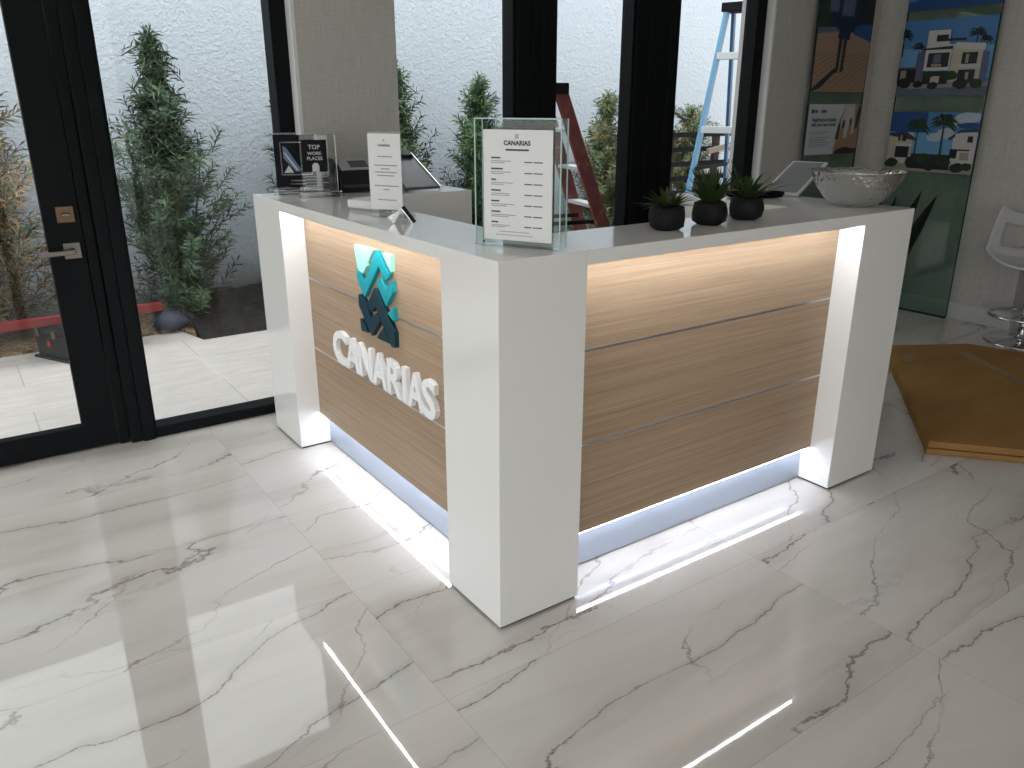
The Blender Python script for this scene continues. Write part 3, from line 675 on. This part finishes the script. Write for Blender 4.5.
# tablets leaning on the two return wings
def tablet(label, loc, rz, w_, l_, lean, clip):
    t = thing('tablet_stand', label, 'tablet', loc, rz, 'tablets on the desk')
    mt = Matrix.Rotation(lean, 4, 'X'); h_ = w_ / 2; z_ = .006
    b = MB(); b.box(-h_, h_, 0, l_, 0, .011, 0, mt); b.build('tablet_body', 'tablet_dark' if clip else 'tablet_white', t, .003)
    m_ = .004 if clip else .012
    b = MB(); b.box(-h_ + m_, h_ - m_, m_, l_ - m_, .0112, .0122, 0, mt); b.build('tablet_screen', 'tablet_dark' if clip else 'tablet_grey', t)
    q = l_ * .68; b = MB(); b.box(-.02, .02, q * math.cos(lean) - .012, q * math.cos(lean), -.001, q * math.sin(lean)); b.build('rear_prop', 'black_plastic', t, .002)
    if clip:
        b = MB(); b.box(-.07, h_ - .006, l_ - .045, l_ + .006, -.006, .026, 0, mt); b.build('clip', 'black_plastic', t, .005)
        b = MB(); b.box(h_ - .001, h_ + .005, -.004, l_, -.002, .016, 0, mt); b.build('edge_rail', 'chrome', t, .001)['label'] = 'bright metal edge rail'
    return t
tablet('grey tablet with a black clip and bright edge, propped behind the tall notice', (.670, 1.60, HT + .004), 0, .17, .30, R(26), True)
tablet('white tablet propped at a slant at the right end of the desk by the bowl', (1.799, .556, HT + .001), R(-76), .156, .31, R(21.6), False)

# dark tray behind the pots
t = thing('serving_tray', 'flat dark oval tray behind the potted succulents', 'tray', (1.655, .572, HT))
b = MB(); b.lathe([(.085, 0), (.115, .004), (.122, .020), (.116, .021), (.106, .012), (.0, .010)], 40, mtx=Matrix.Rotation(R(-35), 4, 'Z') @ Matrix.Diagonal((1.0, .36, 1.2, 1))); b.build('tray_body', 'tray_black', t)
# hammered bowl
t = thing('metal_bowl', 'hammered silver metal bowl on the right end of the counter', 'bowl', (1.752, .185, HT))
b = MB(); prof = [(.0, .002), (.065, 0), (.080, .004), (.112, .030), (.140, .066), (.160, .105), (.168, .126), (.170, .128), (.166, .129), (.157, .106), (.136, .068), (.108, .034), (.076, .009), (0, .006)]
b.lathe(prof, 64); b.build('bowl_body', 'hammered', t)
# three little potted plants
def leaf(b, base_, dir_, L, wd, droop, mi=0, n=5, up=Vector((0, 0, 1))):
    d = Vector(dir_).normalized(); side = d.cross(up)
    if side.length < 1e-3: side = Vector((1, 0, 0))
    side.normalize(); vs = []; fs = []
    for i in range(n + 1):
        f = i / n; p = Vector(base_) + d * (L * f) - Vector((0, 0, 1)) * (droop * L * f * f)
        wdt = wd * (1 - f) ** .7 * (.55 + .9 * min(f * 2.2, 1) * .5)
        nrm = side.cross(d)
        vs += [tuple(p - side * wdt), tuple(p + nrm * wdt * -.35), tuple(p + side * wdt)]
    for i in range(n):
        a = i * 3; fs += [(a, a + 1, a + 4, a + 3), (a + 1, a + 2, a + 5, a + 4)]
    b.add(vs, fs, mi, True)
def pot_plant(label, loc, seed, nl, Lr, spread, pr=.056, ph=.074):
    t = thing('potted_succulent', label, 'potted plant', loc, 0, 'potted succulents on the counter')
    rnd = random.Random(seed); b = MB(); n = 26; prof = [(.0, 0), (.036, 0), (.052, .010), (pr, .034), (pr * .97, .050), (.050, .068), (.036, ph), (.030, ph - .006), (.0, ph - .010)]
    vs = []; fs = []
    for r_, z in prof:
        for k in range(n):
            a = 2 * PI * k / n; q = 1 + .05 * math.sin(3 * a + seed) + .03 * math.sin(5 * a + seed * 2 + z * 60)
            vs.append((r_ * q * math.cos(a), r_ * q * math.sin(a), z))
    for i in range(len(prof) - 1):
        for k in range(n): k2 = (k + 1) % n; fs.append((i * n + k, i * n + k2, (i + 1) * n + k2, (i + 1) * n + k))
    b.add(vs, fs, 0, True); b.build('pot', 'pot_black', t)
    b = MB()
    for k in range(nl):
        az = k * 2.399 + rnd.uniform(-.2, .2); el = R(rnd.uniform(*spread)); L = rnd.uniform(*Lr)
        leaf(b, (.012 * math.cos(az), .012 * math.sin(az), ph - .008), (math.cos(az) * math.cos(el), math.sin(az) * math.cos(el), math.sin(el)), L, rnd.uniform(.008, .012), rnd.uniform(.1, .45))
    b.build('leaves', 'succulent', t)
    return t
pot_plant('black pot with a low spreading succulent, nearest the corner sign', (.722, .150, HT), 3, 40, (.07, .11), (15, 60))
pot_plant('black pot with the tallest and densest tuft, middle of the three succulents', (.915, .150, HT), 8, 110, (.07, .165), (38, 88))
pot_plant('black pot with long arching leaves, succulent nearest the tablet', (1.105, .165, HT), 5, 36, (.09, .165), (30, 75))

# ------------------------------------------------------------------ things on the floor
# big agave behind the right pillar
t = thing('agave_plant', 'dark spiky floor plant in a planter half hidden behind the right pillar', 'potted plant', (2.48, .55, 0))
b = MB(); b.lathe([(.075, 0), (.085, .01), (.100, .50), (.103, .52), (.094, .52), (.086, .48), (0, .47)], 32); b.build('planter', 'pot_black', t)
b = MB()
for tip, wd in (((.02, -.29, 1.075), .062), ((.03, -.21, 1.085), .060), ((.0, -.11, 1.05), .060), ((.05, -.25, .98), .055), ((-.05, -.15, .95), .05), ((.10, .02, 1.04), .05), ((-.02, .14, 1.0), .05), ((-.12, .05, .96), .05), ((.18, .12, .90), .045)):
    p0 = Vector((tip[0] * .1, tip[1] * .1, .47)); d = Vector(tip) - p0; leaf(b, p0, d, d.length, wd * 1.35, .02, n=7, up=Vector((.3, .95, .1)))
b.build('leaves', 'agave', t)
# flat cardboard carton
t = thing('cardboard_box', 'large flattened brown cardboard carton lying on the floor at the right', 'cardboard box')
poly = [(2.205, -.035), (3.41, .90), (3.861, .634), (4.02, .10), (2.90, -.86)]
b = MB(); b.prism(poly, .002, .026); b.build('lower_half', 'cardboard', t, .003)
pc2 = [(p[0] + (3.2 - p[0]) * .006, p[1] + (.1 - p[1]) * .006) for p in poly]
b = MB(); b.prism(pc2, .029, .060); b.build('upper_half', 'cardboard', t, .003)
b = MB(); b.prism([(3.64, .60), (3.69, .565), (3.00, -.50), (2.95, -.465)], .0602, .0606); b.build('tape_strip', 'clear_tape', t)
b = MB(); b.prism([(3.30, .74), (3.36, .70), (3.24, .60), (3.18, .64)], .0602, .0606); b.build('tape_patch', 'clear_tape', t)
# bar stool
t = thing('bar_stool', 'white perforated bar stool with a chrome base at the right edge', 'bar stool', (4.36, .55, 0), R(0))
b = MB(); b.lathe([(0, 0), (.205, 0), (.21, .006), (.20, .014), (.06, .026), (.03, .05), (.028, .06), (0, .06)], 48); b.build('base_disc', 'chrome', t)
b = MB(); b.tube([(0, 0, .05), (0, 0, .40)], .025, 20); b.tube([(0, 0, .40), (0, 0, .50)], .018, 20); b.build('pole', 'chrome', t)
b = MB()
pts = [(-.03 + .19 * math.cos(a), .0 + .19 * math.sin(a), .18) for a in [2 * PI * k / 28 for k in range(29)]]
b.tube(pts, .011, 8); b.bar((-.22, 0, .18), (.16, 0, .18), .012, .012); b.build('foot_ring', 'chrome', t)
# seat shell: curved pan rising into a low back with a cut-out and a row of holes
b = MB(); nu, nv = 28, 20
def shell(u, v):
    # u across (-1..1), v from the front lip (0) over the pan to the top of the back (1)
    if v < .5:
        q = v / .5; y = -.21 + q * .38; hw = .235 * math.sqrt(max(.12, 1 - (1 - q) ** 3.2 * .88)); z = .600 - .03 * math.sin(PI * q) + .05 * u * u * q - .02 * (1 - q) ** 4
    else:
        q = (v - .5) / .5; y = .17 + .08 * math.sin(q * PI / 2); hw = .235 - .10 * q; z = .600 + .05 * u * u + .27 * q
    return (hw * u, y, z)
vs = [shell(-1 + 2 * i / nu, j / nv) for j in range(nv + 1) for i in range(nu + 1)]; fs = []
for j in range(nv):
    for i in range(nu):
        u = -1 + 2 * (i + .5) / nu; v = (j + .5) / nv
        if .60 < v < .84 and abs(u) < .62: continue                 # slot in the back
        if j in (3, 5) and i % 2 == 1 and 3 < i < nu - 4: continue   # rows of small holes
        k = j * (nu + 1) + i; fs.append((k, k + 1, k + nu + 2, k + nu + 1))
b.add(vs, fs, 0, True); o = b.build('seat', 'stool_white', t); md = o.modifiers.new('thickness', 'SOLIDIFY'); md.thickness = .018; md.offset = 0
o.location = (.0, .0, -.085); o.rotation_euler = (0, 0, R(-38))

# ------------------------------------------------------------------ things outside
def ladder(label, loc, rz, h, D1, D2, wt, wb, rail, back, nst, cap_m, step_m='aluminium', rw=.085):
    t = thing('stepladder', label, 'ladder', loc, rz, 'stepladders outside the windows')
    for s in (-1, 1):
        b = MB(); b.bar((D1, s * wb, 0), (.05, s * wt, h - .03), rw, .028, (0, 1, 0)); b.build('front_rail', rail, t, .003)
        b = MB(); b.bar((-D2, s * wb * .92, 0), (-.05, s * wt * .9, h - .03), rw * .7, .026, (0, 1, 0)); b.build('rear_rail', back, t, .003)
        f = .42; x1 = D1 + (.05 - D1) * f; x2 = -D2 + (-.05 + D2) * f; y1 = s * (wb + (wt - wb) * f) * .9
        b = MB(); b.bar((x1, y1, h * f), (x2, y1 * .95, h * f), .006, .028); b.build('spreader', 'ladder_black', t)
    for k in range(nst):
        f = (k + 1) / (nst + 1) if nst > 3 else (.30, .57, .835)[k]; th_ = .012 if nst > 3 else .026; x = D1 + (.05 - D1) * f; y = wb + (wt - wb) * f - .012
        b = MB(); b.box(x - .045, x + .045, -y, y, f * (h - .03) - th_, f * (h - .03) + th_); b.build('step', step_m, t, .002)
    for k in (1, 3, 5):
        f = k / 6; x = -D2 + (-.05 + D2) * f; y = (wb + (wt - wb) * f) * .9
        b = MB(); b.box(x - .014, x + .014, -y, y, f * (h - .03) - .012, f * (h - .03) + .012); b.build('rear_brace', step_m, t)
    b = MB(); b.box(-.10, .10, -wt - .035, wt + .035, h - .05, h + .02); b.build('top_cap', cap_m, t, .008)
    return t
mat('ladder_step', (.62, .64, .66), .5, .3)
ladder('weathered red fibreglass stepladder behind the acrylic price sign', (2.385, 2.985, 0), R(-13), 1.545, .60, .55, .15, .235, 'red_fibreglass', 'red_fibreglass', 5, 'ladder_black', 'ladder_step', .095)
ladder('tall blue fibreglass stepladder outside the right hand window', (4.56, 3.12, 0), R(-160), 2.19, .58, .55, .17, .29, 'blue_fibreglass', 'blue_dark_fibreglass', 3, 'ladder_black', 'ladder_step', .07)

# black slatted screen near the wall
t = thing('slatted_screen', 'low black horizontal slat screen beside the blue ladder', 'fence', (4.6, 3.95, 0))
for x in (.0, .62, 1.30):
    b = MB(); b.box(x, x + .06, 0, .05, 0, 1.20); b.build('post', 'wood_post', t)
for k in range(8):
    z = .22 + k * .134
    b = MB(); b.box(-.05, 1.4, -.02, 0, z - .022, z + .022); b.build('slat', 'ladder_black', t)
b = MB(); b.bar((.45, -.06, 1.00), (.95, -.04, 1.07), .03, .05); tag(b.build('timber_offcut', 'timber'), 'pale timber board resting against the black slat screen', 'board').location = (4.6, 3.95, 0)

# tool box and red bar
t = thing('tool_box', 'black plastic tool box on the patio behind the glass door', 'tool box', (-.66, 3.537, -.005), R(28))
b = MB(); b.prism([(.012, .012), (.48, .012), (.48, .16), (.0, .16)], .0, .30, 'xz'); b.build('body', 'black_plastic', t, .008)
b = MB(); b.box(-.012, .49, -.012, .312, 0, .014); b.build('base_rim', 'black_plastic', t, .004)
b = MB(); b.box(-.008, .488, -.008, .308, .16, .205); b.build('lid', 'black_plastic', t, .008)
b = MB(); b.box(-.0135, -.003, .135, .160, .085, .118); b.build('label_sticker', 'label_red', t)['label'] = 'small red sticker'
for y in (.07, .22):
    b = MB(); b.box(-.018, -.004, y, y + .03, .14, .185); b.build('latch', 'nickel', t, .002)
t = thing('red_beam', 'long red metal bar lying on the black tool box', 'bar', (0, 0, 0))
b = MB(); b.bar((-2.3, 3.66, .2275), (-.085, 3.70, .2275), .045, .05, (0, 0, 1)); b.build('bar', 'red_paint', t, .003)
b = MB(); b.box(-2.1, -2.04, 3.63, 3.70, -.005, .2015); b.build('support_leg', 'red_paint', t)
# blue grey sack under the shrub
rnd = random.Random(9)
b = MB(); n = 18; prof = [(0, 0), (.08, 0), (.11, .03), (.10, .07), (.07, .10), (.03, .12), (0, .125)]; vs = []; fs = []
for r_, z in prof:
    for k in range(n): vs.append((r_ * rnd.uniform(.86, 1.12) * math.cos(2 * PI * k / n), r_ * .8 * rnd.uniform(.86, 1.12) * math.sin(2 * PI * k / n), z))
for i in range(len(prof) - 1):
    for k in range(n): k2 = (k + 1) % n; fs.append((i * n + k, i * n + k2, (i + 1) * n + k2, (i + 1) * n + k))
b.add(vs, fs, 0, True); o = b.build('plastic_sack', 'bag_blue'); o.location = (.0, 3.94, .013); tag(o, 'crumpled dark blue plastic sack under the green shrub', 'bag')

# shrubs: shoots of narrow leaves on a branching stem
def shrub(label, loc, h, prof, nshoot, leafL, mats_, seed, z0=.12, lean=(0, 0), group=None, per=28, lw=.0062):
    """prof: list of (height fraction, radius)"""
    t = thing('podocarpus_shrub', label, 'shrub', loc, 0, 'shrubs along the garden wall')
    rnd = random.Random(seed)
    def rad(f):
        for (a, ra), (b_, rb) in zip(prof, prof[1:]):
            if a <= f <= b_: return ra + (rb - ra) * (f - a) / (b_ - a)
        return prof[-1][1]
    st = MB(); lf = MB()
    def axis(f): return Vector((lean[0] * f, lean[1] * f, h * f))
    st.tube([axis(0), axis(.35), axis(.7), axis(.97)], [.022, .016, .010, .004], 8)
    for k in range(5):
        a = rnd.uniform(0, 2 * PI); f = rnd.uniform(.45, .8); r = rad(f) * .6
        st.tube([axis(.02), axis(f * .5) + Vector((math.cos(a) * r * .5, math.sin(a) * r * .5, 0)), axis(f) + Vector((math.cos(a) * r, math.sin(a) * r, 0))], [.014, .009, .004], 6)
    for k in range(nshoot):
        f = z0 + (1 - z0) * (k + rnd.random()) / nshoot
        if f > .80 and rnd.random() < .5: f -= rnd.uniform(.15, .5)
        a = rnd.uniform(0, 2 * PI); rr_ = rad(f) * math.sqrt(rnd.uniform(.08, 1)) * (.80 + .32 * math.sin(3 * a + 9 * f + seed) + .16 * math.sin(5 * a - 23 * f + 2 * seed)) * (1.32 if rnd.random() < .10 else 1)
        tip = axis(f) + Vector((math.cos(a) * rr_, math.sin(a) * rr_, rnd.uniform(-.03, .03)))
        L = rnd.uniform(.13, .30); out = Vector((math.cos(a), math.sin(a), 0)); d = (out * rnd.uniform(.3, 1.) + Vector((0, 0, rnd.uniform(.3, 1.1)))).normalized()
        if k >= nshoot - 3: d = Vector((rnd.uniform(-.2, .2), rnd.uniform(-.2, .2), 1)).normalized(); tip = axis(1.0 - .04 * (nshoot - 1 - k)); L = .2
        if tip.y + loc[1] > 4.68: tip.y = 4.68 - loc[1]
        p0 = tip - d * L
        st.tube([p0, tip], [.004, .0015], 4, cap=False)
        s1 = d.cross(Vector((.3, .2, 1))).normalized(); s2 = d.cross(s1)
        vs = []; fs = []
        for q in range(per):
            g = (q + rnd.random()) / per; az = q * 2.4 + rnd.uniform(-.3, .3)
            rdir = s1 * math.cos(az) + s2 * math.sin(az)
            ld = (rdir * rnd.uniform(.75, 1.05) + d * rnd.uniform(.35, .9)).normalized(); l = leafL * rnd.uniform(.7, 1.15)
            c = p0 + d * (L * g); sd = ld.cross(d).normalized() * lw * rnd.uniform(.8, 1.3)
            m_ = c + ld * l * .5 + Vector((0, 0, rnd.uniform(-.004, .004))); e = c + ld * l - Vector((0, 0, l * .12)); o_ = len(vs)
            if e.y + loc[1] > 4.74: continue
            vs += [tuple(c), tuple(m_ + sd), tuple(e), tuple(m_ - sd)]; fs.append((o_, o_ + 1, o_ + 2, o_ + 3))
        lf.add(vs, fs)
    st.build('stem', 'bark', t); lf.build('foliage', mats_, t)
    return t
shrub('tall green shrub tapering to a single leader, seen through the sidelight', (.17, 4.20, 0), 1.88, [(0, .05), (.12, .30), (.45, .42), (.66, .38), (.76, .22), (.84, .08), (.93, .10), (1, .02)], 500, .085, 'yew_dark', 11, .10)
shrub('brown and green shrub behind the glass door', (-1.02, 4.25, 0), 1.86, [(0, .2), (.2, .48), (.6, .46), (.85, .36), (1, .14)], 640, .095, 'yew_brown', 12, .10)
shrub('green shrub half hidden behind the wallpapered pier', (1.18, 4.36, 0), 1.56, [(0, .15), (.3, .30), (.75, .32), (1, .26)], 260, .07, 'yew_dark', 13, .15)
shrub('dense dark green shrub right beside the pier', (1.90, 4.26, 0), 1.74, [(0, .12), (.3, .29), (.7, .29), (.85, .20), (1, .05)], 460, .075, 'yew_green', 14, .10)
shrub('dark green shrub directly left of the first thick mullion', (2.70, 4.30, 0), 1.66, [(0, .12), (.3, .29), (.62, .29), (.82, .22), (1, .10)], 430, .075, 'yew_green', 15, .10)
shrub('light green shrub with orange leaves between the two mullions', (4.10, 4.28, 0), 1.54, [(0, .22), (.3, .36), (.7, .33), (1, .14)], 460, .07, 'yew_mixed', 16, .06)
shrub('light green shrub behind the black slat screen', (5.36, 4.42, 0), 1.42, [(0, .2), (.3, .30), (.75, .31), (1, .20)], 520, .065, 'yew_mixed', 17, .06)

# ------------------------------------------------------------------ recessed downlights
def downlight(x, y):
    t = thing('ceiling_downlight', 'round white recessed downlight in the ceiling', 'ceiling light', (x, y, H - .012), 0, 'recessed ceiling downlights')
    b = MB(); b.lathe([(.058, 0), (.085, 0), (.088, .004), (.086, .012), (.058, .012)], 32); b.build('trim_ring', 'lamp_trim', t)
    b = MB(); b.lathe([(0, .004), (.056, .004), (.056, .010), (0, .010)], 32); b.build('lens', 'lamp_lens', t)
    return t
d0 = downlight(.48, -2.48)
for x, y in ((.49, -.81), (2.28, -2.65), (2.28, -.81), (4.1, -.81), (4.1, -2.65), (-1.3, -2.5)):
    copy_thing(d0, (x, y, H - .012))
